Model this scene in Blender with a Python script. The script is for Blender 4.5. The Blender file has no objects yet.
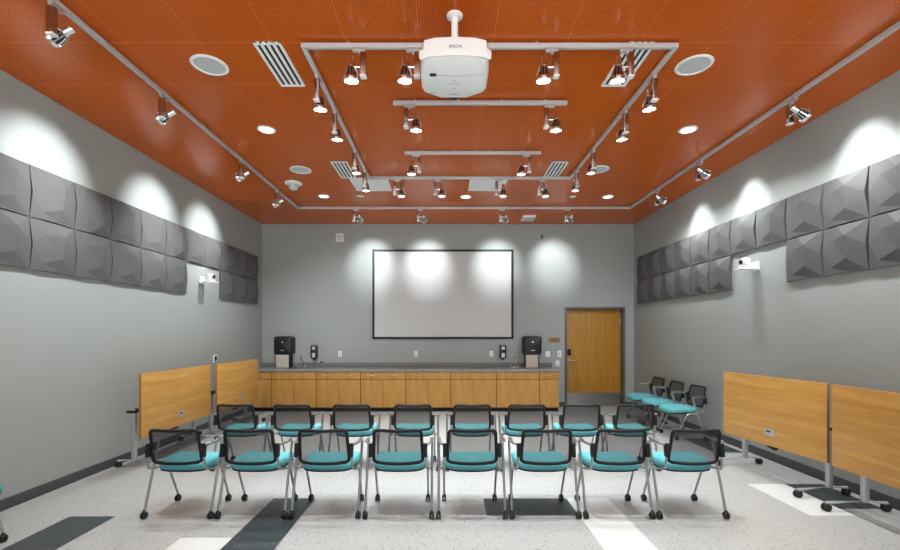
import bpy, bmesh, math, random
from mathutils import Vector, Matrix, Quaternion
R = math.radians
random.seed(7)
scn = bpy.context.scene
WORLD = 4.9
COL = scn.collection

# ------------------------------------------------------------------ materials
def mat(name, color, rough=0.5, metal=0.0, spec=0.5, coat=0.0, emit=None, estr=0.0):
    m = bpy.data.materials.new(name); m.use_nodes = True
    b = m.node_tree.nodes['Principled BSDF']
    b.inputs['Base Color'].default_value = (*color, 1)
    b.inputs['Roughness'].default_value = rough
    b.inputs['Metallic'].default_value = metal
    b.inputs['Specular IOR Level'].default_value = spec
    b.inputs['Coat Weight'].default_value = coat
    if emit:
        b.inputs['Emission Color'].default_value = (*emit, 1)
        b.inputs['Emission Strength'].default_value = estr
    return m

class NT:
    """tiny node-tree helper"""
    def __init__(s, m):
        s.t = m.node_tree; s.b = s.t.nodes['Principled BSDF']; s.l = s.t.links
    def n(s, typ, **kw):
        o = s.t.nodes.new(typ)
        for k, v in kw.items(): setattr(o, k, v)
        return o
    def put(s, sock, v):
        if hasattr(v, 'is_output') or isinstance(v, bpy.types.NodeSocket): s.l.new(v, sock)
        else: sock.default_value = v
    def math(s, op, a, b=None, c=None):
        o = s.n('ShaderNodeMath', operation=op); s.put(o.inputs[0], a)
        if b is not None: s.put(o.inputs[1], b)
        if c is not None: s.put(o.inputs[2], c)
        return o.outputs[0]
    def mix(s, f, a, b):
        o = s.n('ShaderNodeMix', data_type='RGBA'); s.put(o.inputs[0], f)
        s.put(o.inputs[6], a if not isinstance(a, tuple) else (*a, 1)); s.put(o.inputs[7], b if not isinstance(b, tuple) else (*b, 1))
        return o.outputs[2]
    def coord(s, scale=(1, 1, 1)):
        c = s.n('ShaderNodeTexCoord'); mp = s.n('ShaderNodeMapping'); mp.inputs['Scale'].default_value = scale
        s.l.new(c.outputs['Object'], mp.inputs[0]); return mp.outputs[0]
    def noise(s, vec, scale, detail=3, rough=0.5):
        o = s.n('ShaderNodeTexNoise'); s.l.new(vec, o.inputs['Vector'])
        o.inputs['Scale'].default_value = scale; o.inputs['Detail'].default_value = detail; o.inputs['Roughness'].default_value = rough
        return o.outputs[0]
    def ramp(s, f, *stops):
        o = s.n('ShaderNodeValToRGB'); e = o.color_ramp.elements
        while len(e) < len(stops): e.new(0.5)
        for k, (p, c) in enumerate(stops):
            e[k].position = p; e[k].color = (*c, 1)
        s.l.new(f, o.inputs[0]); return o.outputs[0]
    def bump(s, h, strength=0.1, dist=0.01):
        o = s.n('ShaderNodeBump'); o.inputs['Strength'].default_value = strength; o.inputs['Distance'].default_value = dist
        s.l.new(h, o.inputs['Height']); s.l.new(o.outputs[0], s.b.inputs['Normal'])

def wood(name, light, dark, axis, rough=0.35):
    m = mat(name, light, rough, spec=.3); t = NT(m)
    sc = [16, 16, 16]; sc[axis] = 1.1
    v = t.coord(tuple(sc))
    n1 = t.noise(v, 1.0, 4, 0.6)
    sc2 = [140, 140, 140]; sc2[axis] = 4
    n2 = t.noise(t.coord(tuple(sc2)), 1.0, 2, 0.5)
    f = t.math('ADD', t.math('MULTIPLY', n1, 0.72), t.math('MULTIPLY', n2, 0.28))
    c = t.ramp(f, (0.33, dark), (0.52, tuple((a + b) / 2 for a, b in zip(light, dark))), (0.66, light))
    t.l.new(c, t.b.inputs['Base Color']); t.bump(n2, 0.04, 0.002)
    return m

M = {}
M['wall'] = mat('grey_paint', (0.335, 0.354, 0.345), 0.42, spec=0.3)
t = NT(M['wall']); nn = t.noise(t.coord(), 180, 2); t.bump(nn, 0.03, 0.002)
M['base'] = mat('baseboard_vinyl', (0.055, 0.06, 0.066), 0.45)

# floor: pale vinyl with chips
def terrazzo(name, base, chips, rough=0.33):
    m = mat(name, base, rough, spec=0.4); t = NT(m)
    v = t.coord()
    def chip(scale, thr):
        o = t.n('ShaderNodeTexVoronoi'); t.l.new(v, o.inputs['Vector']); o.inputs['Scale'].default_value = scale
        sep = t.n('ShaderNodeSeparateColor'); t.l.new(o.outputs['Color'], sep.inputs[0])
        near = t.math('LESS_THAN', o.outputs['Distance'], 0.33)
        return t.math('MULTIPLY', t.math('LESS_THAN', sep.outputs[0], thr), near), sep.outputs[1]
    cur = t.mix(t.math('MULTIPLY', t.noise(v, 3.0, 3), 0.25), base, tuple(x * 0.85 for x in base))
    for sc, thr, col in chips:
        f, _ = chip(sc, thr); cur = t.mix(f, cur, col)
    t.l.new(cur, t.b.inputs['Base Color'])
    return m
M['floor'] = terrazzo('pale_speckled_vinyl', (0.345, 0.345, 0.342), [(70, .30, (.265, .26, .257)), (95, .22, (.50, .50, .49)), (50, .14, (.11, .11, .11))])
M['plank_dark'] = terrazzo('charcoal_speckled_vinyl', (0.034, 0.042, 0.046), [(80, .22, (.075, .09, .095)), (60, .08, (.2, .21, .22))])
M['plank_white'] = terrazzo('white_speckled_vinyl', (0.57, 0.57, 0.56), [(70, .16, (.50, .50, .485))])

# perforated orange ceiling
m = mat('perforated_orange_metal', (0.4, 0.1, 0.02), 0.28, spec=0.14); t = NT(m)
c = t.n('ShaderNodeTexCoord'); sp = t.n('ShaderNodeSeparateXYZ'); t.l.new(c.outputs['Object'], sp.inputs[0])
X, Y = sp.outputs[0], sp.outputs[1]
def cell(a, p, off=0.0):   # signed distance from the centre of a repeating cell
    return t.math('MULTIPLY', t.math('SUBTRACT', t.math('FRACT', t.math('DIVIDE', t.math('ADD', a, off), p)), 0.5), p)
def dist(a, b): return t.math('SQRT', t.math('ADD', t.math('MULTIPLY', a, a), t.math('MULTIPLY', b, b)))
P = 0.0218
hole = t.math('LESS_THAN', dist(cell(X, P), cell(Y, P)), 0.0050)
def seam(a, p, off, w): return t.math('GREATER_THAN', t.math('ABSOLUTE', cell(a, p, off)), p / 2 - w)
# panels in running bond: every second row is shifted by half a panel
row = t.math('MODULO', t.math('FLOOR', t.math('DIVIDE', t.math('ADD', Y, 20 * .61 - 3.63), .61)), 2)
Xs = t.math('ADD', X, t.math('MULTIPLY', row, 0.0))
sm = t.math('MAXIMUM', seam(Xs, .61, 20 * .61 - .39, .0028), seam(Y, .61, 20 * .61 - 3.63, .0035))
nz = t.noise(c.outputs['Object'], 1.2, 2)
basec = t.mix(nz, (0.55, 0.105, 0.010), (0.62, 0.123, 0.012))
col1 = t.mix(hole, basec, (0.16, 0.026, 0.004))
col2 = t.mix(t.math('MULTIPLY', sm, 0.5), col1, (0.80, 0.25, 0.07))
t.l.new(col2, t.b.inputs['Base Color'])
t.b.inputs['Roughness'].default_value = 0.2
M['ceiling'] = m

M['wood_h'] = wood('maple_veneer_long_grain', (0.68, 0.39, 0.110), (0.50, 0.25, 0.058), 0)
M['wood_v'] = wood('maple_veneer_upright_grain', (0.52, 0.28, 0.078), (0.38, 0.185, 0.043), 2)
M['wood_door'] = wood('door_veneer', (0.47, 0.235, 0.036), (0.34, 0.155, 0.021), 2, 0.4)
M['carcass'] = mat('dark_cabinet_carcass', (0.10, 0.045, 0.014), 0.6)
M['wood_edge'] = mat('wood_edge_band', (0.33, 0.125, 0.028), 0.45)
M['worktop'] = mat('grey_laminate', (0.25, 0.25, 0.245), 0.35)
t = NT(M['worktop']); f = t.noise(t.coord(), 220, 2); t.l.new(t.ramp(f, (.35, (.19, .19, .187)), (.65, (.31, .31, .305))), t.b.inputs['Base Color'])
M['splash'] = mat('grey_splash_laminate', (0.16, 0.163, 0.163), 0.35)
M['chrome'] = mat('chrome', (0.82, 0.82, 0.83), 0.12, 1.0)
M['leg'] = mat('satin_chrome', (0.44, 0.44, 0.445), 0.3, 1.0)
M['boxmetal'] = mat('polished_driver_metal', (0.50, 0.46, 0.44), 0.15, 1.0)
M['steel'] = mat('brushed_steel', (0.42, 0.42, 0.42), 0.33, 1.0)
M['silver'] = mat('silver_paint', (0.50, 0.51, 0.515), 0.35, 0.55)
M['track'] = mat('track_silver_paint', (0.60, 0.60, 0.60), 0.4, 0.25)
M['black'] = mat('black_plastic', (0.010, 0.010, 0.011), 0.5, spec=.3)
M['blackgloss'] = mat('black_glossy_plastic', (0.011, 0.011, 0.012), 0.33, spec=.35)
M['fin_dark'] = mat('dark_heat_sink', (0.035, 0.033, 0.04), 0.3, 0.7)
M['rubber'] = mat('black_rubber', (0.014, 0.014, 0.015), 0.6)
M['white'] = mat('white_plastic', (0.87, 0.87, 0.865), 0.35)
M['whitemetal'] = mat('white_enamel', (0.90, 0.90, 0.89), 0.4)
M['grille'] = mat('white_speaker_grille', (0.55, 0.56, 0.56), 0.6)
M['teal'] = mat('teal_fabric', (0.095, 0.33, 0.365), 0.8, spec=0.2)
t = NT(M['teal']); f = t.noise(t.coord(), 420, 2); t.l.new(t.mix(f, (0.082, 0.29, 0.325), (0.115, 0.38, 0.415)), t.b.inputs['Base Color']); t.bump(f, 0.15, 0.002)
M['felt'] = mat('grey_felt', (0.10, 0.097, 0.10), 0.75, spec=0.3)
t = NT(M['felt']); f = t.noise(t.coord(), 260, 3); t.l.new(t.mix(f, (0.09, 0.087, 0.09), (0.11, 0.107, 0.11)), t.b.inputs['Base Color']); t.bump(f, 0.1, 0.002)
M['screen'] = mat('matte_projection_fabric', (0.56, 0.56, 0.565), 0.8, spec=0.2)
M['paper'] = mat('beige_paper', (0.52, 0.46, 0.40), 0.9)
M['doorframe'] = mat('grey_door_frame', (0.085, 0.092, 0.098), 0.45)
M['brass'] = mat('wooden_sign_face', (0.30, 0.17, 0.045), 0.45)
M['signtext'] = mat('sign_brown_lettering', (0.10, 0.05, 0.012), 0.5)
M['greytext'] = mat('grey_print', (0.25, 0.25, 0.26), 0.5)
M['darkslot'] = mat('black_slot', (0.006, 0.006, 0.006), 0.7)
M['glow'] = mat('lit_lamp_glass', (0.9, 0.9, 0.9), 0.3, emit=(1, 0.98, 0.95), estr=14.0)
M['glow_soft'] = mat('lit_diffuser', (0.9, 0.9, 0.9), 0.4, emit=(1, 0.98, 0.95), estr=2.5)
# woven chair mesh: real see-through weave as partial transparency
m = bpy.data.materials.new('black_mesh_weave'); m.use_nodes = True
nt = m.node_tree; b = nt.nodes['Principled BSDF']; b.inputs['Base Color'].default_value = (.012, .012, .013, 1); b.inputs['Roughness'].default_value = .6
tr = nt.nodes.new('ShaderNodeBsdfTransparent'); mx = nt.nodes.new('ShaderNodeMixShader'); mx.inputs[0].default_value = 0.66
nt.links.new(tr.outputs[0], mx.inputs[1]); nt.links.new(b.outputs[0], mx.inputs[2]); nt.links.new(mx.outputs[0], nt.nodes['Material Output'].inputs[0])
M['mesh'] = m

# ------------------------------------------------------------------ mesh helpers
class MB:
    def __init__(s): s.bm = bmesh.new()
    def box(s, c, size, rot=None, bev=0.0):
        r = bmesh.ops.create_cube(s.bm, size=1.0); vs = r['verts']
        mtx = Matrix.Translation(Vector(c)) @ (rot.to_4x4() if rot else Matrix.Identity(4)) @ Matrix.Diagonal((*size, 1))
        bmesh.ops.transform(s.bm, matrix=mtx, verts=vs)
        if bev:
            es = list({e for v in vs for e in v.link_edges})
            bmesh.ops.bevel(s.bm, geom=es, offset=bev, segments=2, profile=.6, affect='EDGES')
        return s
    def tube(s, pts, r, n=8, closed=False, cap=True, flat=None):
        """tube through points; r a number or a list; flat=(a,b) for an elliptical section"""
        pts = [Vector(p) for p in pts]; N = len(pts); rings = []
        rr = r if isinstance(r, (list, tuple)) else [r] * N
        prevn = None
        for i, p in enumerate(pts):
            if closed: d = (pts[(i + 1) % N] - pts[i - 1])
            else: d = pts[min(i + 1, N - 1)] - pts[max(i - 1, 0)]
            d.normalize()
            if prevn is None:
                u = d.orthogonal().normalized()
                if flat: 
                    ref = Vector((0, 1, 0)); u = (ref - d * ref.dot(d)).normalized()
            else:
                u = (prevn - d * prevn.dot(d)).normalized()
                if flat:
                    ref = Vector((0, 1, 0)); u = (ref - d * ref.dot(d)).normalized()
            prevn = u; w = d.cross(u)
            a, b = (flat if flat else (1, 1))
            rings.append([s.bm.verts.new(p + (u * math.cos(2 * math.pi * k / n) * a + w * math.sin(2 * math.pi * k / n) * b) * rr[i]) for k in range(n)])
        m = N if closed else N - 1
        for i in range(m):
            A, B = rings[i], rings[(i + 1) % N]
            for k in range(n):
                s.bm.faces.new((A[k], A[(k + 1) % n], B[(k + 1) % n], B[k]))
        if cap and not closed:
            s.bm.faces.new(list(reversed(rings[0]))); s.bm.faces.new(rings[-1])
        return s
    def lathe(s, prof, n=24, mtx=None):
        """prof: list of (r,z) along local z; closes at r=0 ends"""
        new = []; rings = []
        for r, z in prof:
            if r <= 1e-6:
                v = s.bm.verts.new((0, 0, z)); rings.append([v]); new.append(v)
            else:
                ring = [s.bm.verts.new((r * math.cos(2 * math.pi * k / n), r * math.sin(2 * math.pi * k / n), z)) for k in range(n)]
                rings.append(ring); new += ring
        for A, B in zip(rings, rings[1:]):
            for k in range(n):
                k2 = (k + 1) % n
                if len(A) == 1 and len(B) == 1: continue
                if len(A) == 1: s.bm.faces.new((A[0], B[k2], B[k]))
                elif len(B) == 1: s.bm.faces.new((A[k], A[k2], B[0]))
                else: s.bm.faces.new((A[k], A[k2], B[k2], B[k]))
        if mtx is not None: bmesh.ops.transform(s.bm, matrix=mtx, verts=new)
        return s
    def loft(s, rings, cap=True):
        rs = [[s.bm.verts.new(p) for p in ring] for ring in rings]; n = len(rs[0])
        for A, B in zip(rs, rs[1:]):
            for k in range(n): s.bm.faces.new((A[k], A[(k + 1) % n], B[(k + 1) % n], B[k]))
        if cap:
            s.bm.faces.new(list(reversed(rs[0]))); s.bm.faces.new(rs[-1])
        return s
    def poly(s, pts): s.bm.faces.new([s.bm.verts.new(p) for p in pts]); return s
    def build(s, name, m, parent=None, smooth=True, loc=None, kind=None):
        bm = s.bm
        bmesh.ops.recalc_face_normals(bm, faces=bm.faces)
        if smooth:
            for f in bm.faces: f.smooth = True
            for e in bm.edges:
                e.smooth = len(e.link_faces) == 2 and e.calc_face_angle(0) < R(38)
        me = bpy.data.meshes.new(name); bm.to_mesh(me); bm.free()
        for x in (m if isinstance(m, list) else [m]): me.materials.append(x)
        o = bpy.data.objects.new(name, me); COL.objects.link(o)
        if parent: o.parent = parent
        if loc: o.location = loc
        if kind: o['kind'] = kind
        return o

def tag(o, label, cat, group=None):
    o['label'] = label; o['category'] = cat
    if group: o['group'] = group
    return o
def thing(name, label, cat, loc=(0, 0, 0), rz=0.0, group=None):
    o = bpy.data.objects.new(name, None); COL.objects.link(o); o.empty_display_size = .1
    o.location = loc; o.rotation_euler = (0, 0, rz)
    return tag(o, label, cat, group)
def dup(o, loc=None, rz=None, label=None, group=None, parent=None):
    c = o.copy(); COL.objects.link(c)
    if parent: c.parent = parent
    if loc is not None: c.location = loc
    if rz is not None: c.rotation_euler = (0, 0, rz)
    if label: c['label'] = label
    if group: c['group'] = group
    for ch in list(o.children): dup(ch, parent=c)
    return c
ORD = ['first', 'second', 'third', 'fourth', 'fifth', 'sixth', 'seventh', 'eighth', 'ninth', 'tenth', 'eleventh', 'twelfth']
def rotz_to(d):   # matrix whose +z looks along d
    return Vector(d).normalized().to_track_quat('Z', 'Y').to_matrix().to_4x4()
def lamp(name, parent, loc, d, power, size, blend, radius=.028, color=(.925, 1.0, 1.0)):
    L = bpy.data.lights.new(name, 'SPOT'); L.energy = power; L.spot_size = R(size); L.spot_blend = blend
    L.shadow_soft_size = radius; L.color = color
    o = bpy.data.objects.new(name, L); COL.objects.link(o); o.parent = parent; o.location = loc
    o.rotation_mode = 'QUATERNION'; o.rotation_quaternion = Vector(d).to_track_quat('-Z', 'Y')
    return o

# ------------------------------------------------------------------ room shell
XL, XR, YB, YF, H = -4.07, 4.16, 9.67, -2.6, 4.04
T = .2
# floor with inlaid planks: one mesh cut along the plank edges
planks = [(-3.345, -2.935, 2.55, 3.885, 1), (-1.70, -1.29, 2.2, 4.31, 1), (-2.11, -1.70, 2.2, 3.48, 2), (.365, 1.185, 3.90, 4.31, 1),
          (1.19, 1.595, 2.2, 4.31, 2), (3.25, 3.655, 3.90, 4.72, 2), (3.655, 4.06, 4.05, 4.72, 1), (3.655, 4.06, 5.95, 6.76, 1)]
xs = sorted({XL - T, XR + T, *[p[0] for p in planks], *[p[1] for p in planks]})
ys = sorted({YF - T, YB + T, *[p[2] for p in planks], *[p[3] for p in planks]})
fb = MB(); vv = {(i, j): fb.bm.verts.new((x, y, 0)) for i, x in enumerate(xs) for j, y in enumerate(ys)}
for i in range(len(xs) - 1):
    for j in range(len(ys) - 1):
        f = fb.bm.faces.new((vv[i, j], vv[i + 1, j], vv[i + 1, j + 1], vv[i, j + 1]))
        cx, cy = (xs[i] + xs[i + 1]) / 2, (ys[j] + ys[j + 1]) / 2
        for a, b_, c_, d_, k in planks:
            if a < cx < b_ and c_ < cy < d_: f.material_index = k
ext = bmesh.ops.extrude_face_region(fb.bm, geom=list(fb.bm.faces))
for v in [e for e in ext['geom'] if isinstance(e, bmesh.types.BMVert)]: v.co.z = -.1
fb.build('floor', [M['floor'], M['plank_dark'], M['plank_white']], smooth=False, kind='structure')
cx, cy = (XL + XR) / 2, (YB + YF) / 2
MB().box((cx, cy, H + .05), (XR - XL + 2 * T, YB - YF + 2 * T, .1)).build('ceiling', M['ceiling'], smooth=False, kind='structure')
MB().box((XL - T / 2, cy, H / 2), (T, YB - YF, H)).build('wall_left', M['wall'], smooth=False, kind='structure')
MB().box((XR + T / 2, cy, H / 2), (T, YB - YF, H)).build('wall_right', M['wall'], smooth=False, kind='structure')
WZ0, WZ1 = .45, 3.75; WX = [(-3.7, -1.3), (-1.15, 1.25), (1.4, 3.8)]
w = MB(); fz = (YF - T / 2)
w.box((cx, fz, WZ0 / 2), (XR - XL + 2 * T, T, WZ0)); w.box((cx, fz, (H + WZ1) / 2), (XR - XL + 2 * T, T, H - WZ1))
ex = [XL - T] + [q for p_ in WX for q in p_] + [XR + T]
for a, b_ in zip(ex[::2], ex[1::2]): w.box(((a + b_) / 2, fz, (WZ0 + WZ1) / 2), (b_ - a, T, WZ1 - WZ0))
w.build('wall_front', M['wall'], smooth=False, kind='structure')
for k, (a, b_) in enumerate(WX):  # unseen windows added behind the camera to let in fill light
    wn = bpy.data.objects.new('added_window_%d' % (k + 1), None); COL.objects.link(wn); wn.location = ((a + b_) / 2, fz, (WZ0 + WZ1) / 2); wn['kind'] = 'structure'
    W_, H_ = b_ - a, WZ1 - WZ0; f = MB()
    for sx in (-1, 0, 1): f.box((sx * (W_ / 2 - .025), 0, 0), (.05, .08, H_))
    for sz_ in (-1, 1): f.box((0, 0, sz_ * (H_ / 2 - .025)), (W_ - .1, .079, .05))
    f.build('added_window_frame', M['doorframe'], wn, smooth=False)
    pl = bpy.data.lights.new('added_window_portal', 'AREA'); pl.shape = 'RECTANGLE'; pl.size = W_; pl.size_y = H_; pl.cycles.is_portal = True
    po = bpy.data.objects.new('added_window_portal', pl); COL.objects.link(po); po.parent = wn; po.location = (0, -.05, 0); po.rotation_euler = (R(90), 0, R(180))
DX0, DX1, DZ = 2.625, 3.965, 2.205            # opening in the back wall (frame fills it)
w = MB()
w.box(((XL - T + DX0) / 2, YB + T / 2, H / 2), (DX0 - XL + T, T, H))
w.box(((XR + T + DX1) / 2, YB + T / 2, H / 2), (XR + T - DX1, T, H))
w.box(((DX0 + DX1) / 2, YB + T / 2, (H + DZ) / 2), (DX1 - DX0, T, H - DZ))
w.build('wall_back', M['wall'], smooth=False, kind='structure')
bh, bt = .105, .012
MB().box((XL + bt / 2, cy, bh / 2), (bt, YB - YF, bh), bev=.003).build('baseboard_left', M['base'], kind='structure')
MB().box((XR - bt / 2, cy, bh / 2), (bt, YB - YF, bh), bev=.003).build('baseboard_right', M['base'], kind='structure')
bb = MB()
bb.box(((2.345 + DX0) / 2, YB - bt / 2, bh / 2), (DX0 - 2.345, bt, bh)); bb.box(((DX1 + XR - bt) / 2, YB - bt / 2, bh / 2), (XR - bt - DX1, bt, bh))
bb.build('baseboard_back', M['base'], kind='structure')

# door
d = bpy.data.objects.new('door_1', None); COL.objects.link(d); d.location = ((DX0 + DX1) / 2, YB, 0); d['kind'] = 'structure'
hw = (DX1 - DX0) / 2; fw = .05
f = MB()
for sx in (-1, 1): f.box((sx * (hw - fw / 2), .085, DZ / 2), (fw, .19, DZ), bev=.004)
f.box((0, .085, DZ - fw / 2), (2 * hw - 2 * fw, .188, fw), bev=.004)
for sx in (-1, 1): f.box((sx * (hw - fw - .01), .172, DZ / 2), (.03, .016, DZ))
f.box((0, .172, DZ - fw - .01), (2 * hw - 2 * fw, .016, .03)); f.box((0, .172, .012), (2 * hw - 2 * fw, .016, .024))
f.build('door_frame', M['doorframe'], d)
lw = hw - fw - .004
leaf = MB().box((0, .14, (DZ - fw) / 2 + .001), (2 * lw, .045, DZ - fw - .007), bev=.002).build('door_leaf', M['wood_door'], d)
MB().box((0, .1155, .155), (2 * lw - .02, .004, .27)).build('kick_plate', M['steel'], d)
lk = MB().box((-lw + .075, .10, 1.2), (.075, .035, .14), bev=.008).build('card_lock', M['black'], d)
hd = MB(); hd.lathe([(0, 0), (.03, 0), (.03, .012), (0, .012)], 20, Matrix.Translation((-lw + .075, .1175, 1.02)) @ rotz_to((0, -1, 0)))
hd.tube([(-lw + .075, .112, 1.02), (-lw + .075, .065, 1.02), (-lw + .09, .055, 1.02), (-lw + .22, .055, 1.01)], .011)
hd.build('lever_handle', M['steel'], d)
hg = MB()
for z in (.28, 1.1, 1.9): hg.tube([(lw + .003, .115, z - .06), (lw + .003, .115, z + .06)], .008)
hg.build('hinge', M['steel'], d)

# ------------------------------------------------------------------ acoustic wall panels
U = {'BL': (0, 0, .028), 'BR': (1, 0, .028), 'TR': (1, 1, .028), 'TL': (0, 1, .028), 'L1': (.025, .5, .05), 'R1': (.972, .52, .058),
     'T1': (.38, .985, .05), 'T2': (.82, .99, .036), 'B1': (.24, .012, .046), 'B2': (.7, .015, .04),
     'P': (.26, .72, .054), 'Q': (.63, .76, .100), 'R': (.62, .30, .082), 'S': (.22, .15, .052)}
FC = ['TL L1 P', 'L1 S P', 'L1 BL S', 'BL B1 S', 'TL P T1', 'P Q T1', 'T1 Q T2', 'T2 Q TR', 'TR Q R1', 'Q R R1', 'P S R', 'P R Q', 'S B1 B2', 'S B2 R', 'R B2 BR', 'R BR R1']
LOOP = 'BL B1 B2 BR R1 TR T2 T1 TL L1'.split()
PS = .513
def facet_mesh(turn, mirror=False):
    bm = bmesh.new(); vs = {}
    for k, (u, v, h) in U.items():
        if mirror: u = 1 - u
        u, v = u - .5, v - .5
        for _ in range(turn): u, v = -v, u
        vs[k] = bm.verts.new((u * (PS - .004), h, v * (PS - .004)))       # local: x across, y out of wall, z up
    for fc in FC: bm.faces.new([vs[k] for k in fc.split()])
    back = {k: bm.verts.new((vs[k].co.x, 0.0, vs[k].co.z)) for k in LOOP}
    for a, b_ in zip(LOOP, LOOP[1:] + LOOP[:1]): bm.faces.new((vs[a], vs[b_], back[b_], back[a]))
    bm.faces.new([back[k] for k in LOOP])
    bmesh.ops.recalc_face_normals(bm, faces=bm.faces)
    me = bpy.data.meshes.new('acoustic_panel'); bm.to_mesh(me); bm.free(); me.materials.append(M['felt']); return me
VAR = [facet_mesh(0), facet_mesh(2), facet_mesh(0, True), facet_mesh(1)]
Z1, Z2 = 2.5, 3.013           # row centres
def panel(side, y, z, label, variant, group):
    o = bpy.data.objects.new('acoustic_panel', VAR[variant]); COL.objects.link(o)
    o.location = (XL - .001 if side == 'left' else XR + .001, y, z); o.rotation_euler = (0, 0, -math.pi / 2 if side == 'left' else math.pi / 2)
    tag(o, label, 'acoustic panel', group)
y0 = 9.37
for k in range(12):
    yc = y0 - PS * (k + .5)
    panel('left', yc, Z2, 'grey faceted acoustic panel, left wall upper row, %s from the back corner' % ORD[k], [2, 2, 2, 3, 2, 1, 2, 2, 1, 2, 2, 2][k], 'faceted acoustic panels on the left wall')
    if k not in (3, 4):
        w_ = ('lower row, %s from the back corner' % ORD[k]) if k < 3 else ('lower row, %s on this side of the wall camera' % ORD[k - 5])
        panel('left', yc, Z1, 'grey faceted acoustic panel, left wall ' + w_, [2, 2, 2, 2, 2, 2, 2, 2, 2, 2, 2, 2][k], 'faceted acoustic panels on the left wall')
y0 = 9.435; PR = .5165
for k in range(12):
    yc = y0 - PR * (k + .5)
    panel('right', yc, Z2, 'grey faceted acoustic panel, right wall upper row, %s from the back corner' % ORD[k], 2, 'faceted acoustic panels on the right wall')
    if k not in (6, 7):
        w_ = ('lower row, %s from the back corner' % ORD[k]) if k < 6 else ('lower row, %s on this side of the wall camera' % ORD[k - 8])
        panel('right', yc, Z1, 'grey faceted acoustic panel, right wall ' + w_, 2, 'faceted acoustic panels on the right wall')

# ------------------------------------------------------------------ tracks and spotlights
def track(name, label, runs):
    """runs: list of polylines (mitred corners) at track height"""
    t_ = thing(name, label, 'lighting track', (runs[0][0], runs[0][1], H))
    return t_
TW, TH = .036, .055
def track_run(parent, a, b_):
    a, b_ = Vector(a), Vector(b_); o = Vector(parent.location)
    mid = (a + b_) / 2; L_ = (b_ - a).length; alongx = abs(b_.x - a.x) > abs(b_.y - a.y)
    m_ = MB()
    sz = (lambda l, w_, h_: (l, w_, h_) if alongx else (w_, l, h_))
    c_ = Vector((mid.x, mid.y, H - TH / 2)) - o
    m_.box((c_.x, c_.y, -TH / 2 - .009), sz(L_, TW, TH - .018), bev=.003)
    for k in range(4):
        q = (k + .5) / 4 * L_ - L_ / 2
        m_.box((c_.x + (q if alongx else 0), c_.y + (0 if alongx else q), -.0095), sz(.014, .012, .019))
    r = m_.build('track_rail', M['track'], parent)
    g = MB().box((c_.x, c_.y, -TH - .0005), sz(L_ - .03, .010, .002)).build('track_slot', M['silver'], r)
OX0, OX1, OY = -2.80, 3.49, 8.29
tr_o = thing('lighting_track', 'long silver outer lighting track running near the left, back and right walls', 'lighting track', (OX0, OY, H))
track_run(tr_o, (OX0, -2.2), (OX0, OY + TW / 2)); track_run(tr_o, (OX0 + TW / 2, OY), (OX1 - TW / 2, OY)); track_run(tr_o, (OX1, -2.2), (OX1, OY + TW / 2))
IX0, IX1, IY0, IY1 = -1.178, 1.90, 3.616, 6.69
tr_i = thing('lighting_track', 'silver rectangular inner lighting track around the middle of the orange ceiling', 'lighting track', (IX0, IY0, H))
track_run(tr_i, (IX0 - TW / 2, IY0), (IX1 + TW / 2, IY0)); track_run(tr_i, (IX0 - TW / 2, IY1), (IX1 + TW / 2, IY1))
track_run(tr_i, (IX0, IY0 + TW / 2), (IX0, IY1 - TW / 2)); track_run(tr_i, (IX1, IY0 + TW / 2), (IX1, IY1 - TW / 2))
for yy, lab in ((4.51, 'short straight silver lighting track directly behind the projector'), (5.76, 'short straight silver lighting track between the other short bar and the rectangle far side')):
    tt = thing('lighting_track', lab, 'lighting track', (-.54, yy, H)); track_run(tt, (-.545, yy), (1.25, yy))

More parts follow.
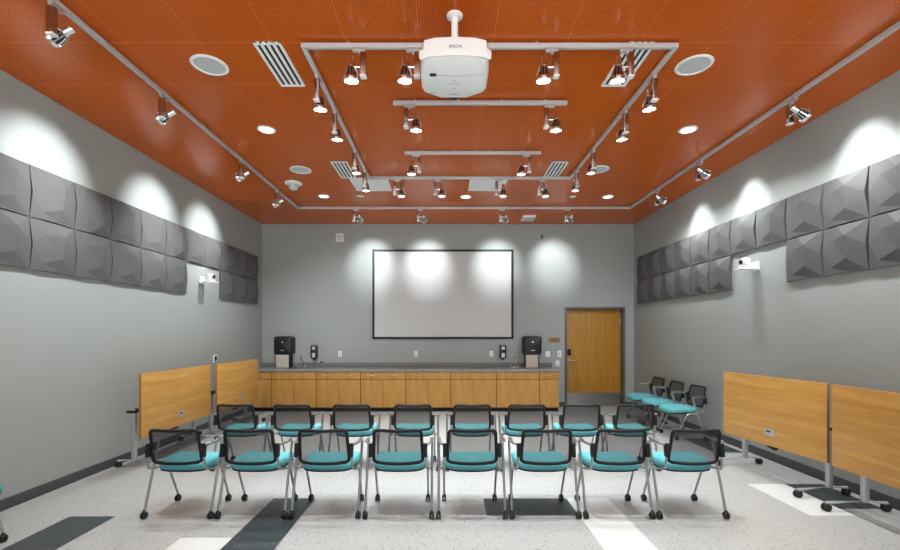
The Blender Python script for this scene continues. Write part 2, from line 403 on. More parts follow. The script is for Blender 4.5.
def spotlight_parts(root, side, aim, power, size, blend=1.0, alongy=False, fill_power=0):
    """one head in the track's frame: adapter, driver box, arm, lamp. side=+1 puts the lamp towards +run"""
    def P_(u, v, z): return (v, u, z) if alongy else (u, v, z)
    def S_(a, b_, c_): return (b_, a, c_) if alongy else (a, b_, c_)
    MB().box(P_(0, 0, -.014), S_(.105, .034, .028), bev=.004).box(P_(-side * .02, 0, -.034), S_(.05, .03, .018), bev=.003).build('track_adapter', M['silver'], root)
    ub = -side * .036
    bx = MB().box(P_(ub, 0, -.135), S_(.044, .05, .19), bev=.003).build('driver_box', M['boxmetal'], root)
    MB().box(P_(ub, 0, -.235), S_(.05, .054, .014), bev=.003).build('end_cap', M['white'], bx)
    piv = Vector(P_(side * .066, 0, -.155)); d_ = Vector(aim).normalized()
    MB().tube([P_(ub + side * .02, 0, -.155), piv], .011, 10).build('arm', M['chrome'], root)
    mt = Matrix.Translation(piv) @ rotz_to(d_)
    so = MB().lathe([(0, -.075), (.022, -.075), (.026, -.068), (.026, -.025), (.030, -.018), (.030, -.002), (0, -.002)], 18, mt).build('lamp_socket', M['chrome'], root)
    body = MB().lathe([(.026, -.004), (.034, .012), (.044, .045), (.050, .075), (.050, .08), (0, .08)], 20, mt).build('heat_sink', M['fin_dark'], root)
    fn = MB()
    for k in range(12):
        a = 2 * math.pi * k / 12; ca, sa = math.cos(a), math.sin(a); q = Vector((-sa, ca, 0)) * .0034
        ring = []
        prof = [(.027, -.003), (.041, .012), (.052, .045), (.058, .082), (.045, .082), (.030, .012)]
        A = [mt @ (Vector((ca * r, sa * r, z)) + q) for r, z in prof]; B = [mt @ (Vector((ca * r, sa * r, z)) - q) for r, z in prof]
        fn.loft([A, B])
    fn.build('cooling_fins', M['chrome'], body, smooth=False)
    rim = MB().lathe([(.050, .078), (.061, .080), (.063, .088), (.062, .108), (.056, .112), (.054, .100), (.050, .090)], 24, mt).build('rim', M['chrome'], root)
    MB().lathe([(0, .1035), (.03, .1035), (.0545, .101), (.0545, .099), (0, .097)], 24, mt).build('lamp_glass', M['glow'], root)
    lamp('lamp_light', root, mt @ Vector((0, 0, .125)), d_, power, size, blend)
    if fill_power: lamp('added_fill_light', root, mt @ Vector((0, 0, .125)), Vector((-d_.x * .36 if d_.x < 0 else -.2, 0, -1)), fill_power, 172, .75)  # second wide light added in the head, turned inward to brighten the room
def head(x, y, side, aim, power, size, label, group, alongy=False):
    fill_power = 0 if size > 80 else (80 if aim[0] > .5 else 110 if aim[0] < -.5 else 0)
    if y < 2.5: fill_power, power = (80, power) if aim[0] > .5 else (15, power * .5)
    r = thing('spotlight', label, 'spotlight', (x, y, H - TH), 0, group)
    spotlight_parts(r, side, aim, power, size, alongy=alongy, fill_power=fill_power)
    return r
PD, PWALL = 100, 105
g = 'spotlights on the inner rectangular track'
for k, x in enumerate((-.72, -.275, .875, 1.49)):
    head(x, IY0, -1, (0, .12, -1), PD, 84, ['chrome spotlight on the near bar of the rectangle, leftmost, close to the left corner', 'chrome spotlight on the near bar of the rectangle, just left of the projector',
         'chrome spotlight on the near bar of the rectangle, just right of the projector', 'chrome spotlight on the near bar of the rectangle, in front of the slotted vent'][k], g)
for k, y in enumerate((4.02, 4.66, 5.66, 6.36)):
    head(IX0, y, 1, (0, .1, -1), PD, 84, 'chrome spotlight on the left bar of the inner rectangle, %s from the near corner' % ORD[k], g, True)
    head(IX1, y, 1, (.05, .1, -1), PD, 84, 'chrome spotlight on the right bar of the inner rectangle, %s from the near corner' % ORD[k], g, True)
for k, x in enumerate((-.75, -.13, .81, 1.46)):
    head(x, IY1, 1, (0, .1, -1), PD, 84, 'chrome spotlight on the far bar of the inner rectangle, %s from the left' % ORD[k], g)
for k, x in enumerate((-.375, 1.07)):
    head(x, 4.51, 1, (0, .1, -1), PD, 84, 'chrome spotlight at the %s end of the short track behind the projector' % ('left', 'right')[k], 'spotlights on the short straight tracks')
for k, x in enumerate((-.39, 1.06)):
    head(x, 5.76, -1, (0, .1, -1), PD, 84, 'chrome spotlight at the %s end of the farther short track' % ('left', 'right')[k], 'spotlights on the short straight tracks')
g = 'spotlights on the outer track'
for k, y in enumerate((3.14, 4.34, 6.0, 7.27)):
    head(OX0, y, 1, (-1, 0, -.50), PWALL * 1.4, 62, 'chrome spotlight on the outer track aimed at the left wall, %s from the camera' % ORD[k], g, True)
for k, y in enumerate((4.40, 6.02, 7.2)):
    head(OX1, y, -1, (1, 0, -.65), PWALL * .40, 66, 'chrome spotlight on the outer track aimed at the right wall, %s from the camera' % ORD[k], g, True)
for k, x in enumerate((-1.71, -.49, 1.07, 2.31)):
    head(x, OY, 1, (0, 1, -.5), PWALL, 54, 'chrome spotlight on the outer track aimed at the back wall, %s from the left' % ORD[k], g)
# unseen heads added for fill light where the two runs pass the camera
for k, y in enumerate((1.9, .6, -.8)):
    head(OX0, y, 1, (-1, .1, -.6), PWALL, 66, 'added unseen chrome fill spotlight on the left outer track beside the camera, %s from the photo edge' % ORD[k], g, True)
    head(OX1, y, 1, (1, .1, -.6), PWALL, 66, 'added unseen chrome fill spotlight on the right outer track beside the camera, %s from the photo edge' % ORD[k], g, True)
head(OX1, 3.05, 1, (1, 0, -.65), PWALL * .40, 66, 'chrome spotlight on the right outer track just outside the frame edge', g, True)

# ------------------------------------------------------------------ ceiling fittings
def disc_fitting(name, label, cat, x, y, r, group, kind):
    o = thing(name, label, cat, (x, y, H), 0, group)
    n = 32
    MB().lathe([(r - .022, 0), (r, 0), (r + .002, -.006), (r - .006, -.011), (r - .022, -.012), (r - .026, -.006), (r - .022, 0)], n).build('trim_ring', M['whitemetal'], o)
    if kind == 'speaker':
        MB().lathe([(0, -.009), (r * .5, -.0085), (r - .024, -.006), (r - .024, -.001), (0, -.001)], n).build('speaker_grille', M['grille'], o)
    else:
        MB().lathe([(0, -.006), (r - .024, -.005), (r - .024, -.001), (0, -.001)], n).build('light_lens', M['glow_soft'], o)
    return o
for x, y, lab in ((-2.125, 3.93, 'round white ceiling speaker left of the projector, nearest on the left side'), (2.23, 3.93, 'round white ceiling speaker at the right, nearest on the right side'),
                  (-2.147, 6.45, 'round white ceiling speaker far left, above the dome camera'), (2.24, 6.43, 'round white ceiling speaker far right, behind the inner rectangle corner')):
    disc_fitting('ceiling_speaker', lab, 'speaker', x, y, .155, 'ceiling speakers', 'speaker')
for x, y, r, lab in ((-2.126, 5.175, .102, 'lit round downlight left of the inner rectangle, nearest on that side'), (2.866, 5.175, .102, 'lit round downlight right of the inner rectangle, nearest on that side'),
                     (-2.15, 7.69, .10, 'lit round downlight at the far left beyond the dome camera'), (.35, 7.72, .10, 'lit round downlight near the back, below the right ceiling panel'),
                     (2.86, 7.72, .10, 'lit round downlight at the far right near the outer track corner')):
    o = disc_fitting('downlight', lab, 'ceiling light', x, y, r, 'round downlights', 'light')
    lamp('downlight_light', o, (0, 0, -.03), (0, 0, -1), 22, 120, 1.0, .07)
for x, y, lab in ((-1.513, 7.69, 'small round white sprinkler cap at the far left behind the vent panel'), (2.24, 7.72, 'small round white sprinkler cap at the far right')):
    o = thing('sprinkler_cap', lab, 'sprinkler', (x, y, H), 0, 'sprinkler caps')
    MB().lathe([(0, 0), (.06, 0), (.06, -.004), (.05, -.008), (0, -.010)], 24).build('cover_plate', M['white'], o)
for x, y, k in ((1.0, 1.0, 'right'), (-1.0, 1.0, 'left'), (1.0, -1.2, 'rear right'), (-1.0, -1.2, 'rear left')):  # unseen downlights added around the camera as fill
    o = disc_fitting('downlight', 'added unseen round fill downlight above the near half of the room, %s of the camera' % k, 'ceiling light', x, y, .13, 'round downlights', 'light')
    lamp('downlight_light', o, (0, 0, -.03), (0, 0, -1), 30, 150, 1.0, .1)
# slotted air vents
for x, y, lab in ((-1.485, 3.935, 'white slotted ceiling vent left of the projector'), (1.625, 3.935, 'white slotted ceiling vent behind the near right spotlight'),
                  (-1.507, 6.45, 'white slotted ceiling vent far left beside the inner rectangle'), (1.61, 6.45, 'white slotted ceiling vent far right beside the inner rectangle')):
    o = thing('slot_vent', lab, 'vent', (x, y, H), 0, 'slotted ceiling vents')
    W, Lh = .232, .64; m_ = MB()
    nb = 5; slot = .026; bar = (W - 4 * slot) / nb
    for k in range(nb): m_.box((-W / 2 + bar / 2 + k * (bar + slot), 0, -.006), (bar, Lh, .012))
    for sy in (-1, 1): m_.box((0, sy * (Lh / 2 - .012), -.0065), (W, .024, .013))
    m_.build('vent_frame', M['whitemetal'], o, smooth=False)
    for k in range(4): MB().box((-W / 2 + bar + slot / 2 + k * (bar + slot), 0, -.003), (slot, Lh - .048, .004)).build('slot', M['darkslot'], o)
for x, y, lab in ((-1.21, 7.09, 'white square perforated ceiling panel at far left behind the inner rectangle'), (.67, 7.09, 'white square perforated ceiling panel right of centre behind the inner rectangle')):
    o = thing('return_grille', lab, 'vent', (x, y, H), 0, 'square ceiling panels')
    m_ = MB(); s_ = .297
    for a, b_, c_, d_ in ((0, s_ - .012, 2 * s_, .024), (0, -s_ + .012, 2 * s_, .024), (s_ - .012, 0, .024, 2 * s_ - .048), (-s_ + .012, 0, .024, 2 * s_ - .048)): m_.box((a, b_, -.005), (c_, d_, .010))
    m_.build('panel_frame', M['whitemetal'], o, smooth=False)
    MB().box((0, 0, -.003), (2 * s_ - .05, 2 * s_ - .05, .005)).build('panel_face', M['white'], o, smooth=False)
o = thing('access_panel', 'small white ceiling box close to the back wall', 'ceiling box', (1.71, 9.1, H))
MB().box((0, 0, -.02), (.26, .36, .04), bev=.006).build('box_body', M['white'], o)
MB().box((0, 0, -.042), (.2, .28, .004), bev=.0015).build('lens_cover', M['grille'], o)
o = thing('dome_camera', 'white dome security camera hanging from the ceiling at far left', 'camera', (-2.45, 7.02, H))
MB().lathe([(0, 0), (.135, 0), (.135, -.012), (.12, -.022), (.07, -.026), (0, -.026)], 32).build('mounting_ring', M['whitemetal'], o)
MB().lathe([(.06, -.024), (.075, -.04), (.075, -.075), (.06, -.10), (.03, -.115), (0, -.118)], 28).build('camera_dome', M['grille'], o)

# ------------------------------------------------------------------ projector
PX, PY = .066, 3.38
o = thing('projector', 'white ceiling projector on a white pole in front of the near track bar', 'projector', (PX, PY, H))
MB().lathe([(0, 0), (.062, 0), (.062, -.008), (.05, -.018), (.03, -.024), (0, -.024)], 28, Matrix.Translation((0, -.06, 0))).build('ceiling_flange', M['whitemetal'], o)
MB().tube([(0, -.06, -.02), (0, -.06, -.36)], .026, 16).build('mount_pole', M['whitemetal'], o)
def outline(s, z, wx=1.0):
    P0 = [(-.245, -.20), (-.225, -.245), (-.15, -.272), (0, -.283), (.15, -.272), (.225, -.245), (.245, -.20), (.262, 0), (.262, .16), (.245, .205), (.12, .283), (.105, .29), (-.105, .29), (-.12, .283), (-.245, .205), (-.262, .16), (-.262, 0)]
    return [(x * s, y * s, z) for x, y in P0]
zt, zb = -.300, -.445
b_ = MB().loft([outline(.93, zt), outline(.985, zt - .008), outline(1.0, zt - .03), outline(1.0, zb + .045), outline(.985, zb + .02), outline(.95, zb + .005), outline(.90, zb)])
body = b_.build('projector_body', M['white'], o)
# raised tail cover with a curved front edge
def tail(s, z):
    pts = [(-.250, -.240), (-.20, -.268), (0, -.290), (.20, -.268), (.250, -.240), (.258, -.232)]
    pts += [(.258 - .516 * k / 8, -.232 - .018 * math.sin(math.pi * k / 8)) for k in range(1, 9)]
    return [(x * s, (y + .2) * s - .2, z) for x, y in pts]
MB().loft([tail(1.0, zb + .07), tail(1.012, zb + .05), tail(1.012, zb + .028), tail(1.0, zb + .012), tail(.985, zb + .004)]).build('tail_cover', M['white'], o)
MB().box((-.165, -.055, zb - .001), (.05, .035, .006), bev=.001).build('sensor_window', M['black'], o)
MB().tube([(-.14, -.052, zb), (0, -.038, zb), (.23, -.062, zb)], .0016, 6).box((0, .02, zb), (.035, .004, .002)).box((0, .065, zb), (.09, .003, .002)).box((0, .13, zb), (.012, .010, .002)).box((0, .215, zb), (.08, .006, .002)).box((-.17, .2, zb), (.05, .006, .002)).build('printed_marks', M['greytext'], o)
ln = MB().lathe([(0, .0), (.055, .0), (.055, .03), (.045, .034), (.04, .02), (0, .015)], 24, Matrix.Translation((-.0, .285, -.385)) @ rotz_to((0, 1, 0))).build('lens', M['blackgloss'], o)
def lettering(txt, size, m, parent, loc, rot, name='lettering', depth=.001):
    cu = bpy.data.curves.new('lettering', 'FONT'); cu.body = txt; cu.size = size; cu.align_x = 'CENTER'; cu.align_y = 'CENTER'; cu.extrude = depth
    tmp = bpy.data.objects.new('tmp', cu); COL.objects.link(tmp)
    me = bpy.data.meshes.new_from_object(tmp.evaluated_get(bpy.context.evaluated_depsgraph_get()))
    bpy.data.objects.remove(tmp); bpy.data.curves.remove(cu)
    me.name = name; me.materials.clear(); me.materials.append(m)
    ob = bpy.data.objects.new(name, me); COL.objects.link(ob); ob.parent = parent; ob.location = loc; ob.rotation_euler = rot
    return ob
lettering('EPSON', .031, M['greytext'], o, (0, -.2955, zb + .058), (R(90), 0, 0))

# ------------------------------------------------------------------ projection screen
o = thing('projection_screen', 'large white projection screen with a black frame on the back wall', 'screen', (-.068, YB, 2.485))
W, Hs = 3.11, 1.972; e = .045
MB().box((0, -.016, 0), (W - 2 * e + .01, .018, Hs - 2 * e + .01)).build('screen_fabric', M['screen'], o, smooth=False)
m_ = MB()
for sz in (-1, 1): m_.box((0, -.022, sz * (Hs / 2 - e / 2)), (W, .044, e))
for sx in (-1, 1): m_.box((sx * (W / 2 - e / 2), -.022, 0), (e, .0435, Hs - 2 * e))
m_.build('screen_frame', M['black'], o, smooth=False)

# ------------------------------------------------------------------ base cabinets
CF = 9.01; CT = .835; TK = .09
edges = [-3.60, -2.68, -1.765, -.83, .097, 1.037, 1.93, 2.335]
def cabinet(x0, x1, style, label):
    o = thing('base_cabinet', label, 'cabinet', ((x0 + x1) / 2, YB, 0), 0, 'wooden base cabinets along the back wall')
    w_ = x1 - x0 - .003; d_ = YB - CF
    MB().box((0, -(d_ - .02) / 2 - .002, (CT + TK) / 2), (w_, d_ - .024, CT - TK), bev=.001).build('cabinet_body', M['carcass'], o)
    MB().box((0, -(d_ - .075) / 2 - .002, TK / 2), (w_, d_ - .08, TK)).build('toe_kick', M['black'], o)
    zd0, zd1 = .668, .826; g_ = .0048; yf = -d_ + .010
    n = 1 if style == 'narrow' else 2
    for k in range(n):
        dw = w_ / n; xc = -w_ / 2 + dw * (k + .5)
        MB().box((xc, yf, (TK + .004 + zd0 - g_) / 2), (dw - 2 * g_, .02, zd0 - g_ - TK - .004), bev=.0015).build('cabinet_door', M['wood_v'], o)
    nm = 'sink_front' if style == 'sink' else 'drawer'
    dr = MB().box((0, yf, (zd0 + zd1) / 2 + g_ / 2), (w_ - 2 * g_, .02, zd1 - zd0 - g_), bev=.0015).build(nm, M['wood_v'], o)
    if style != 'sink':
        for k in range(n):
            xc = -w_ / 2 + w_ / n * (k + .5)
            MB().tube([(xc - .05, yf - .008, .752), (xc - .05, yf - .034, .752), (xc + .05, yf - .034, .752), (xc + .05, yf - .008, .752)], .005, 8).build('drawer_pull', M['steel'], dr)
    return o
cabinet(XL + .002, edges[0], 'narrow', 'narrow wooden base cabinet in the left back corner behind the tilted table')
styles = ['sink', 'two', 'two', 'two', 'two', 'sink', 'narrow']
labs = ['wooden sink cabinet at the left, under the left faucet', 'wooden two-door cabinet with drawer right beside the left sink cabinet', 'wooden two-door cabinet with drawer below the left part of the screen',
        'wooden two-door cabinet with drawer below the middle of the screen', 'wooden two-door cabinet with drawer left beside the right sink cabinet', 'wooden sink cabinet at the right, under the right faucet',
        'narrow wooden end cabinet with one door next to the room door']
for k in range(7): cabinet(edges[k], edges[k + 1], styles[k], labs[k])
o = thing('worktop', 'long grey laminate worktop with backsplash over the wooden base cabinets', 'worktop', ((XL + 2.345) / 2, YB, CT))
ww = 2.345 - XL - .003
MB().box((.0015, -.342, .02), (ww, .68, .04), bev=.005).build('worktop_slab', M['worktop'], o)
MB().box((.0015, -.0105, .09), (ww, .02, .10), bev=.003).build('backsplash', M['splash'], o)
ZW = CT + .04
def faucet(x, label):
    o = thing('faucet', label, 'faucet', (x, YB - .11, ZW), 0, 'chrome sink faucets')
    MB().box((0, 0, .010), (.20, .06, .02), bev=.006).build('base_plate', M['steel'], o)
    pts = [(0, 0, .015), (0, 0, .16)] + [(0, -.075 + .075 * math.cos(a), .16 + .075 * math.sin(a)) for a in [math.pi * k / 8 for k in range(1, 9)]] + [(0, -.15, .12)]
    MB().tube(pts, .011, 10).build('spout', M['steel'], o)
    for s_ in (-1, 1):
        MB().lathe([(0, 0), (.018, 0), (.015, .04), (0, .045)], 14, Matrix.Translation((s_ * .08, 0, .018))).tube([(s_ * .08, 0, .05), (s_ * .14, -.02, .062)], .006).build('tap_handle', M['steel'], o)
    return o
def sink(x, label):
    o = thing('sink', label, 'sink', (x, YB - .36, ZW), 0, 'steel sinks in the worktop')
    m_ = MB()
    def rr(w_, d_, z, r=.05, n=5):
        out = []
        for sx, sy, a0 in ((1, 1, 0), (-1, 1, 90), (-1, -1, 180), (1, -1, 270)):
            for k in range(n):
                a = R(a0 + 90 * k / (n - 1)); out.append((sx * (w_ / 2 - r) + r * math.cos(a), sy * (d_ / 2 - r) + r * math.sin(a), z))
        return out
    m_.loft([rr(.46, .36, .001), rr(.46, .36, .006), rr(.43, .33, .007), rr(.42, .32, .002), rr(.40, .30, .0012)])
    m_.build('sink_basin', M['steel'], o)
    MB().lathe([(0, .0015), (.035, .0015), (.035, .003), (.02, .0035), (0, .0032)], 20).build('drain', M['chrome'], o)
faucet(-3.15, 'small chrome gooseneck faucet beside the left towel dispenser'); sink(-3.15, 'steel sink in the worktop at the left, before the left faucet')
faucet(1.50, 'small chrome gooseneck faucet beside the right towel dispenser'); sink(1.50, 'steel sink in the worktop at the right, before the right faucet')

# ------------------------------------------------------------------ things on the back wall
def towel(x, label):
    o = thing('paper_towel_dispenser', label, 'towel dispenser', (x, YB, 1.36), 0, 'black paper towel dispensers')
    W, D = .40, .24
    def ring(w_, z0, z1, y):
        r = .05; out = []
        for sx, sz, a0 in ((1, 1, 0), (-1, 1, 90), (-1, -1, 180), (1, -1, 270)):
            for k in range(5):
                a = R(a0 + 22.5 * k); zz = (z1 if sz > 0 else z0)
                out.append((sx * (w_ / 2 - r) + r * math.cos(a), y, zz - sz * r + r * math.sin(a)))
        return out
    MB().loft([ring(W, -.20, .20, 0), ring(W, -.20, .20, -D + .05), ring(W - .02, -.195, .192, -D + .015), ring(W - .06, -.17, .165, -D)]).build('dispenser_cover', M['blackgloss'], o)
    MB().box((0, -.12, -.34), (.30, .16, .29), bev=.004).build('waste_chute', M['black'], o)
    MB().box((-.012, -.205, -.34), (.27, .008, .28), bev=.002).build('paper_towel', M['paper'], o)
    MB().lathe([(0, 0), (.022, 0), (.022, .004), (0, .006)], 16, Matrix.Translation((0, -D, .075)) @ rotz_to((0, -1, 0))).box((0, -D - .001, -.105), (.09, .004, .016)).build('front_badge', M['steel'], o)
towel(-3.53, 'black paper towel dispenser with beige towel in the left back corner'); towel(1.875, 'black paper towel dispenser with beige towel beside the wooden door')
def soap(x, label):
    o = thing('soap_dispenser', label, 'soap dispenser', (x, YB, 1.215), 0, 'black wall soap dispensers')
    MB().box((0, -.045, 0), (.15, .09, .30), bev=.035).build('dispenser_housing', M['blackgloss'], o)
    MB().box((0, -.0925, .085), (.07, .006, .07), bev=.0025).box((0, -.0925, -.075), (.07, .006, .10), bev=.0025).build('front_window', M['silver'], o)
    MB().box((0, -.06, -.158), (.05, .05, .03), bev=.008).build('nozzle', M['black'], o)
soap(-2.905, 'black soap dispenser on the back wall right of the left faucet'); soap(1.255, 'black soap dispenser on the back wall left of the right faucet')
def plate(x, z, label, kind, w_=.078, h_=.125, name='wall_outlet', cat='outlet', group='white wall plates on the back wall'):
    o = thing(name, label, cat, (x, YB, z), 0, group)
    MB().box((0, -.004, 0), (w_, .008, h_), bev=.0025).build('cover_plate', M['white'], o)
    if kind == 'outlet':
        for s_ in (-1, 1): MB().box((0, -.009, s_ * .027), (.034, .004, .032), bev=.0015).build('socket', M['grille'], o)
    elif kind == 'switch': MB().box((0, -.011, 0), (.028, .012, .05), bev=.004).build('toggle', M['greytext'], o)
    return o
plate(-2.345, 1.17, 'white wall outlet between the left soap dispenser and the screen', 'outlet'); plate(-.664, 1.17, 'white wall outlet right below the screen, left of centre', 'outlet')
plate(1.0, 1.17, 'white wall outlet just left of the right soap dispenser', 'outlet')
plate(2.25, 1.165, 'square white wall plate between the towel dispenser and the switch', 'blank', .105, .125, 'wall_plate', 'wall plate')
plate(2.51, 1.17, 'white light switch beside the door frame, under the wooden sign', 'switch', .08, .135, 'light_switch', 'switch')
plate(2.47, .96, 'white wall outlet below the light switch beside the door', 'outlet')
o = thing('room_sign', 'small wooden room sign on the back wall beside the door', 'sign', (2.395, YB, 1.475))
MB().box((0, -.006, 0), (.25, .012, .105), bev=.003).build('sign_board', M['brass'], o)
MB().box((0, -.0128, .026), (.17, .002, .011)).box((.01, -.0128, .0), (.13, .002, .014)).box((0, -.0128, -.028), (.17, .002, .009)).build('sign_lettering', M['signtext'], o)
o = thing('thermostat_box', 'small white square box high on the back wall left of the screen', 'wall box', (-2.345, YB, 3.735))  # white thermostat box
MB().box((0, -.02, 0), (.165, .04, .18), bev=.008).build('box_housing', M['white'], o)
MB().box((0, -.042, 0), (.12, .006, .13), bev=.002).build('box_cover', M['grille'], o)
o = thing('wall_sensor', 'small grey sensor box high on the back wall right of the screen', 'sensor', (2.115, YB, 3.745))
MB().box((0, -.015, 0), (.075, .03, .11), bev=.006).build('sensor_housing', M['greytext'], o)
MB().box((0, -.032, .01), (.04, .006, .05), bev=.002).build('sensor_lens', M['fin_dark'], o)
o = thing('wall_knob', 'tiny black hook on the back wall above the worktop, right of left soap dispenser', 'knob', (-2.755, YB, .99))  # small black knob on the wall
MB().lathe([(0, 0), (.022, 0), (.022, .015), (.015, .028), (0, .03)], 16, rotz_to((0, -1, 0))).build('knob_cap', M['black'], o)
o = thing('media_plate', 'white framed black wall plate on the left wall above the tilted tables', 'wall plate', (XL, 7.70, 1.18))
MB().box((.006, 0, 0), (.012, .12, .13), bev=.003).build('plate_frame', M['white'], o)
MB().box((.0125, 0, 0), (.006, .075, .085), bev=.001).build('plate_insert', M['black'], o)

# wall cameras on little shelves
def wall_cam(side, y, z, label):
    o = thing('wall_camera', label, 'camera', (XL if side == 'left' else XR, y, z), -math.pi / 2 if side == 'left' else math.pi / 2, 'white cameras on wall shelves')
    # local: +y leaves the wall
    MB().box((0, .012, .01), (.13, .024, .12), bev=.004).build('wall_bracket', M['white'], o)
    m_ = MB(); m_.box((0, .125, -.028), (.15, .25, .014), bev=.004)
    for s_ in (-1, 1): m_.loft([[(s_ * .06, .02, -.03), (s_ * .06, .02, .03), (s_ * .06, .09, -.03)], [(s_ * .052, .02, -.03), (s_ * .052, .02, .03), (s_ * .052, .09, -.03)]])
    m_.build('camera_shelf', M['whitemetal'], o)
    MB().box((0, .15, -.004), (.13, .12, .032), bev=.008).build('camera_base', M['white'], o)
    y_ = MB()
    for s_ in (-1, 1): y_.box((s_ * .066, .15, .055), (.014, .06, .10), bev=.006)
    y_.build('camera_yoke', M['white'], o)
    hd = MB().lathe([(0, -.055), (.03, -.052), (.05, -.03), (.056, 0), (.05, .03), (.036, .05), (0, .052)], 24, Matrix.Translation((0, .15, .07)) @ rotz_to((0, 1, -.1))).build('camera_head', M['white'], o)
    MB().lathe([(0, .045), (.03, .05), (.03, .066), (.024, .068), (.02, .06), (0, .06)], 20, Matrix.Translation((0, .15, .07)) @ rotz_to((0, 1, -.1))).build('camera_lens', M['blackgloss'], hd)
    MB().box((.03, .2105, -.004), (.018, .003, .012)).box((-.045, .2105, -.004), (.018, .003, .012)).build('indicator', M['black'], o)
wall_cam('left', 7.27, 2.50, 'white camera on a small shelf on the left wall, below the upper panel row')
wall_cam('right', 5.86, 2.515, 'white camera on a small shelf on the right wall, in the panel gap')

# ------------------------------------------------------------------ chairs
def caster(x, y):
    m_ = MB(); r = .03
    for s_ in (-1, 1):
        m_.lathe([(0, -.008), (r - .004, -.008), (r, -.004), (r, .004), (r - .004, .008), (0, .008)], 16, Matrix.Translation((x + s_ * .012, y, r)) @ rotz_to((1, 0, 0)))
    m_.box((x, y + .004, .046), (.030, .034, .022), bev=.005).tube([(x, y, .045), (x, y, .072)], .011, 10)
    return m_
def smooth_path(pts, r=.05, n=4):
    pts = [Vector(p) for p in pts]; out = [pts[0]]
    for i in range(1, len(pts) - 1):
        a, b_, c_ = pts[i - 1], pts[i], pts[i + 1]
        q = min(r, (a - b_).length * .45, (c_ - b_).length * .45)
        p0 = b_ + (a - b_).normalized() * q; p1 = b_ + (c_ - b_).normalized() * q
        for k in range(n + 1):
            t_ = k / n; out.append((1 - t_) ** 2 * p0 + 2 * t_ * (1 - t_) * b_ + t_ * t_ * p1)
    out.append(pts[-1]); return out
def by(z, x=0.0):   # chair back surface
    return -.245 - (z - .47) * .20 + .035 * (x / .22) ** 2 - .02
def make_chair(label, group):
    o = thing('nesting_chair', label, 'chair', (0, 0, 0), 0, group)
    # seat cushion
    def so(s, z, n=40):
        out = []
        for k in range(n):
            a = 2 * math.pi * k / n; ca, sa = math.cos(a), math.sin(a); e_ = .42
            x = math.copysign(abs(ca) ** e_, ca) * .243; y = math.copysign(abs(sa) ** e_, sa) * .222
            taper = 1.0 + .03 * (y / .222)
            out.append((x * s * taper, .022 + y * s, z + .010 * (x / .245) ** 2 * s - (.018 * max(0, (y - .12) / .11) ** 2)))
        return out
    MB().loft([so(.93, .402), so(.985, .411), so(1.0, .430), so(.985, .451), so(.94, .468), so(.86, .478), so(.5, .479), so(.1, .477)]).build('seat', M['teal'], o)
    MB().loft([so(.55, .384), so(.90, .387), so(.97, .394), so(.97, .405)]).build('seat_shell', M['black'], o)
    # back frame loop
    pts = []
    prof = [(-.215, .52), (-.213, .60), (-.206, .72), (-.204, .765), (-.192, .784), (-.16, .789), (0, .786), (.16, .789), (.192, .784), (.204, .765), (.206, .72), (.213, .60), (.215, .52), (.210, .510), (.185, .496), (.10, .489), (0, .487), (-.10, .489), (-.185, .496), (-.210, .510)]
    pts = [(x, by(z, x), z) for x, z in prof]
    bf = MB().tube(pts, 1, 10, closed=True, flat=(.012, .0145)).build('back_frame', M['black'], o)
    # mesh panel
    nx, nz = 10, 8
    # keep it a single woven skin
    m_ = MB(); g_ = {}
    for i in range(nx + 1):
        for j in range(nz + 1):
            v_ = j / nz; z = .492 + v_ * .292
            half = .211 - .010 * v_
            if j == 0: half = .185
            if j == nz: half = .19
            u_ = -1 + 2 * i / nx
            x = half * u_; zz = z + (.010 * u_ * u_ if j == 0 else 0)
            g_[i, j] = m_.bm.verts.new((x, by(zz, x), zz))
    for i in range(nx):
        for j in range(nz): m_.bm.faces.new((g_[i, j], g_[i + 1, j], g_[i + 1, j + 1], g_[i, j + 1]))
    m_.build('back_mesh', M['mesh'], o)
    for s_ in (-1, 1):
        x0 = s_ * .2425
        MB().box((s_ * .237, -.262, .607), (.036, .05, .118), rot=Matrix.Rotation(R(-8), 3, 'X').to_3x3(), bev=.007).build('back_bracket', M['black'], o)
        # front leg: caster, up and back, under the seat, up into the bracket
        p = smooth_path([(s_ * .245, .165, .07), (s_ * .2475, .02, .385), (s_ * .262, -.06, .402), (s_ * .262, -.21, .425), (s_ * .247, -.258, .45), (s_ * .241, -.262, .56)], .05)
        MB().tube(p, .0105, 10).build('front_leg', M['leg'], o)
        MB().box((s_ * .272, -.10, .408), (.02, .05, .025), bev=.004).build('leg_pivot', M['silver'], o)
        # rear leg rising into the arm
        p = smooth_path([(s_ * .2925, -.235, .07), (s_ * .2925, -.045, .636), (s_ * .2925, -.08, .652), (s_ * .275, -.21, .655), (s_ * .25, -.258, .652)], .03)
        MB().tube(p, .0115, 10).build('arm_leg', M['leg'], o)
        MB().box((s_ * .2895, -.125, .667), (.030, .15, .011), bev=.005).build('arm_pad', M['leg'], o)
        caster(s_ * .245, .165).build('caster', M['rubber'], o); caster(s_ * .2925, -.245).build('caster', M['rubber'], o)
    MB().tube([(-.262, -.06, .40), (.262, -.06, .40)], .010, 8).tube([(-.250, .012, .392), (.250, .012, .392)], .009, 8).build('crossbar', M['leg'], o)
    return o
first = None
def chair(x, y, rz, label, group):
    global first
    if first is None:
        first = make_chair(label, group); first.location = (x, y, 0); first.rotation_euler = (0, 0, rz); return first
    return dup(first, (x, y, 0), rz, label, group)
FR = [-2.358 + .6464 * k for k in range(8)]
BR_ = [-2.465, -1.80, -1.104, -.388, .305, .945, 1.588, 2.219]
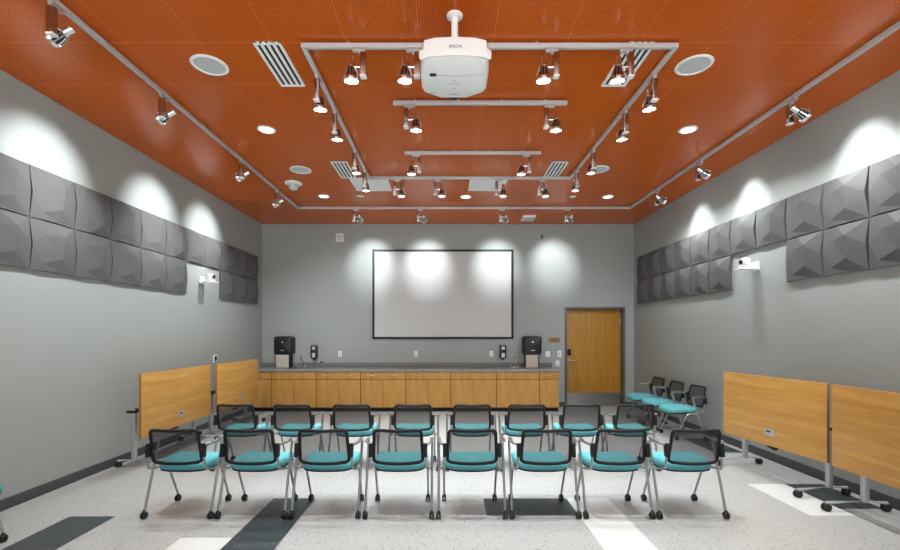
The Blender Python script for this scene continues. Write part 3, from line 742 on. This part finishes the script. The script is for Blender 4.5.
for k, x in enumerate(FR):
    n_ = ['leftmost', 'second from left', 'third from left', 'fourth from left', 'fourth from right', 'third from right', 'second from right', 'rightmost'][k]
    chair(x, 4.08, 0, 'teal seated chair with black mesh back in the front row, %s' % n_, 'teal chairs in the front row')
for k, x in enumerate(BR_):
    n_ = ['leftmost', 'second from left', 'third from left', 'fourth from left', 'fourth from right', 'third from right', 'second from right', 'rightmost'][k]
    chair(x, 5.40, 0, 'teal seated chair with black mesh back in the back row, %s' % n_, 'teal chairs in the back row')
for k, y in enumerate((6.885, 7.51, 8.155)):
    chair(3.675, y, R(90), 'teal chair facing the room against the right wall, %s' % ('nearest to the tilted table', 'middle of the three', 'nearest to the door')[k], 'teal chairs along the right wall')
chair(-3.68, 3.215, R(-105), 'teal chair against the left wall, mostly cut off by the photo edge', 'teal chairs along the left wall')

# ------------------------------------------------------------------ flip-top tables
def make_table(name_label, x, y, rz, L_, outlet_u, group):
    """local: x along the table, +y the top's face (into the room)"""
    o = thing('flip_top_table', name_label, 'table', (x, y, 0), rz, group)
    h_ = .77; zc = .758
    top = MB().box((0, 0, zc), (L_, .030, h_), bev=.003)
    top.bm.faces.ensure_lookup_table()
    for f_ in top.bm.faces: f_.material_index = 0 if abs(f_.normal.y) > .9 else 1
    tp = top.build('tabletop', [M['wood_h'], M['wood_edge']], o)
    if outlet_u is not None:
        ot = MB().box((outlet_u, .018, zc - .235), (.13, .008, .075), bev=.0025).build('power_hatch', M['silver'], tp)
        MB().box((outlet_u + .01, .0222, zc - .222), (.055, .004, .018)).build('hatch_slot', M['black'], tp)
    MB().box((0, -.055, .70), (L_ - .16, .03, .05), bev=.004).build('crossbeam', M['black'], o)
    for s_ in (-1, 1):
        xc = s_ * (L_ / 2 - .14)
        lg = MB().box((xc, -.165, .395), (.05, .05, .63), bev=.012).build('leg', M['silver'], o)
        MB().box((xc, -.09, .69), (.04, .15, .045), bev=.006).build('tilt_hinge', M['black'], lg)
        p = [(xc, -.36, .075), (xc, -.165, .092), (xc, .19, .075)]
        MB().tube(p, 1, 10, flat=(.016, .022)).build('foot', M['silver'], lg)
        for yy in (-.355, .185):
            m_ = MB(); r_ = .036
            for q in (-1, 1): m_.lathe([(0, -.010), (r_ - .004, -.010), (r_, -.006), (r_, .006), (r_ - .004, .010), (0, .010)], 18, Matrix.Translation((xc + q * .015, yy, r_)) @ rotz_to((1, 0, 0)))
            m_.box((xc, yy, .056), (.036, .04, .022), bev=.005)
            m_.build('caster', M['rubber'], lg)
    MB().tube([(.10, -.055, .69), (.10, -.09, .42), (.10, -.08, .345), (-.02, -.05, .335), (-.05, -.05, .35)], [.009, .010, .018, .018, .014], 8).build('tilt_lever', M['black'], o)
    MB().box((-s_ * 0 + L_ / 2 - .03, -.115, .69), (.05, .11, .03), bev=.008).box((-L_ / 2 + .03, -.115, .69), (.05, .11, .03), bev=.008).build('latch_knob', M['black'], o)
    return o
def tpos(xn, yn, xf, yf): return ((xn + xf) / 2, (yn + yf) / 2, math.hypot(xf - xn, yf - yn), math.atan2(yf - yn, xf - xn))
G = 'tilted flip top tables'
x, y, L_, a = tpos(3.69, 4.217, 3.53, 5.54); make_table('wooden flip top table tilted upright along the right wall, farther one with a hatch', x, y, a, L_, -.02, G)
x, y, L_, a = tpos(3.655, 2.75, 3.67, 4.14); make_table('wooden flip top table tilted upright at the right edge of the photo', x, y, a, L_, None, G)
x, y, L_, a = tpos(-3.625, 5.177, -3.645, 6.74); make_table('wooden flip top table tilted upright along the left wall, nearer one', x, y, a + math.pi, L_, -.02, G)
x, y, L_, a = tpos(-3.575, 6.80, -3.54, 8.20); make_table('wooden flip top table tilted upright along the left wall, farther one by the cabinets', x, y, a + math.pi, L_, -.12, G)

# ------------------------------------------------------------------ world, camera, view
wd = bpy.data.worlds.new('world'); scn.world = wd; wd.use_nodes = True
nt = wd.node_tree; bg = nt.nodes['Background']
tc = nt.nodes.new('ShaderNodeTexCoord'); sx = nt.nodes.new('ShaderNodeSeparateXYZ'); rp = nt.nodes.new('ShaderNodeValToRGB')
mr = nt.nodes.new('ShaderNodeMapRange'); mr.inputs[1].default_value = -.15; mr.inputs[2].default_value = .15
nt.links.new(tc.outputs['Generated'], sx.inputs[0]); nt.links.new(sx.outputs[2], mr.inputs[0]); nt.links.new(mr.outputs[0], rp.inputs[0])
rp.color_ramp.elements[0].color = (.95, 1, .98, 1); rp.color_ramp.elements[1].color = (.10, .115, .125, 1)   # bright lower half added to light the ceiling through the windows, sky dimmed
nt.links.new(rp.outputs[0], bg.inputs[0]); bg.inputs[1].default_value = WORLD
cam = bpy.data.cameras.new('camera'); co = bpy.data.objects.new('camera', cam); COL.objects.link(co)
co.location = (0, 0, 1.63); co.rotation_euler = (R(90), 0, 0)
cam.sensor_width = 36; cam.lens = 437 / 900 * 36; cam.shift_x = 4 / 900; cam.shift_y = 58 / 900; cam.clip_start = .05
scn.camera = co
vs = scn.view_settings; vs.view_transform = 'Standard'; vs.look = 'None'; vs.gamma = 1; vs.use_curve_mapping = False; vs.exposure = 0.50
scn.cycles.max_bounces = 10; scn.cycles.diffuse_bounces = 6; scn.cycles.transparent_max_bounces = 16
scn.cycles.sample_clamp_indirect = 6
scn.cycles.use_denoising = True
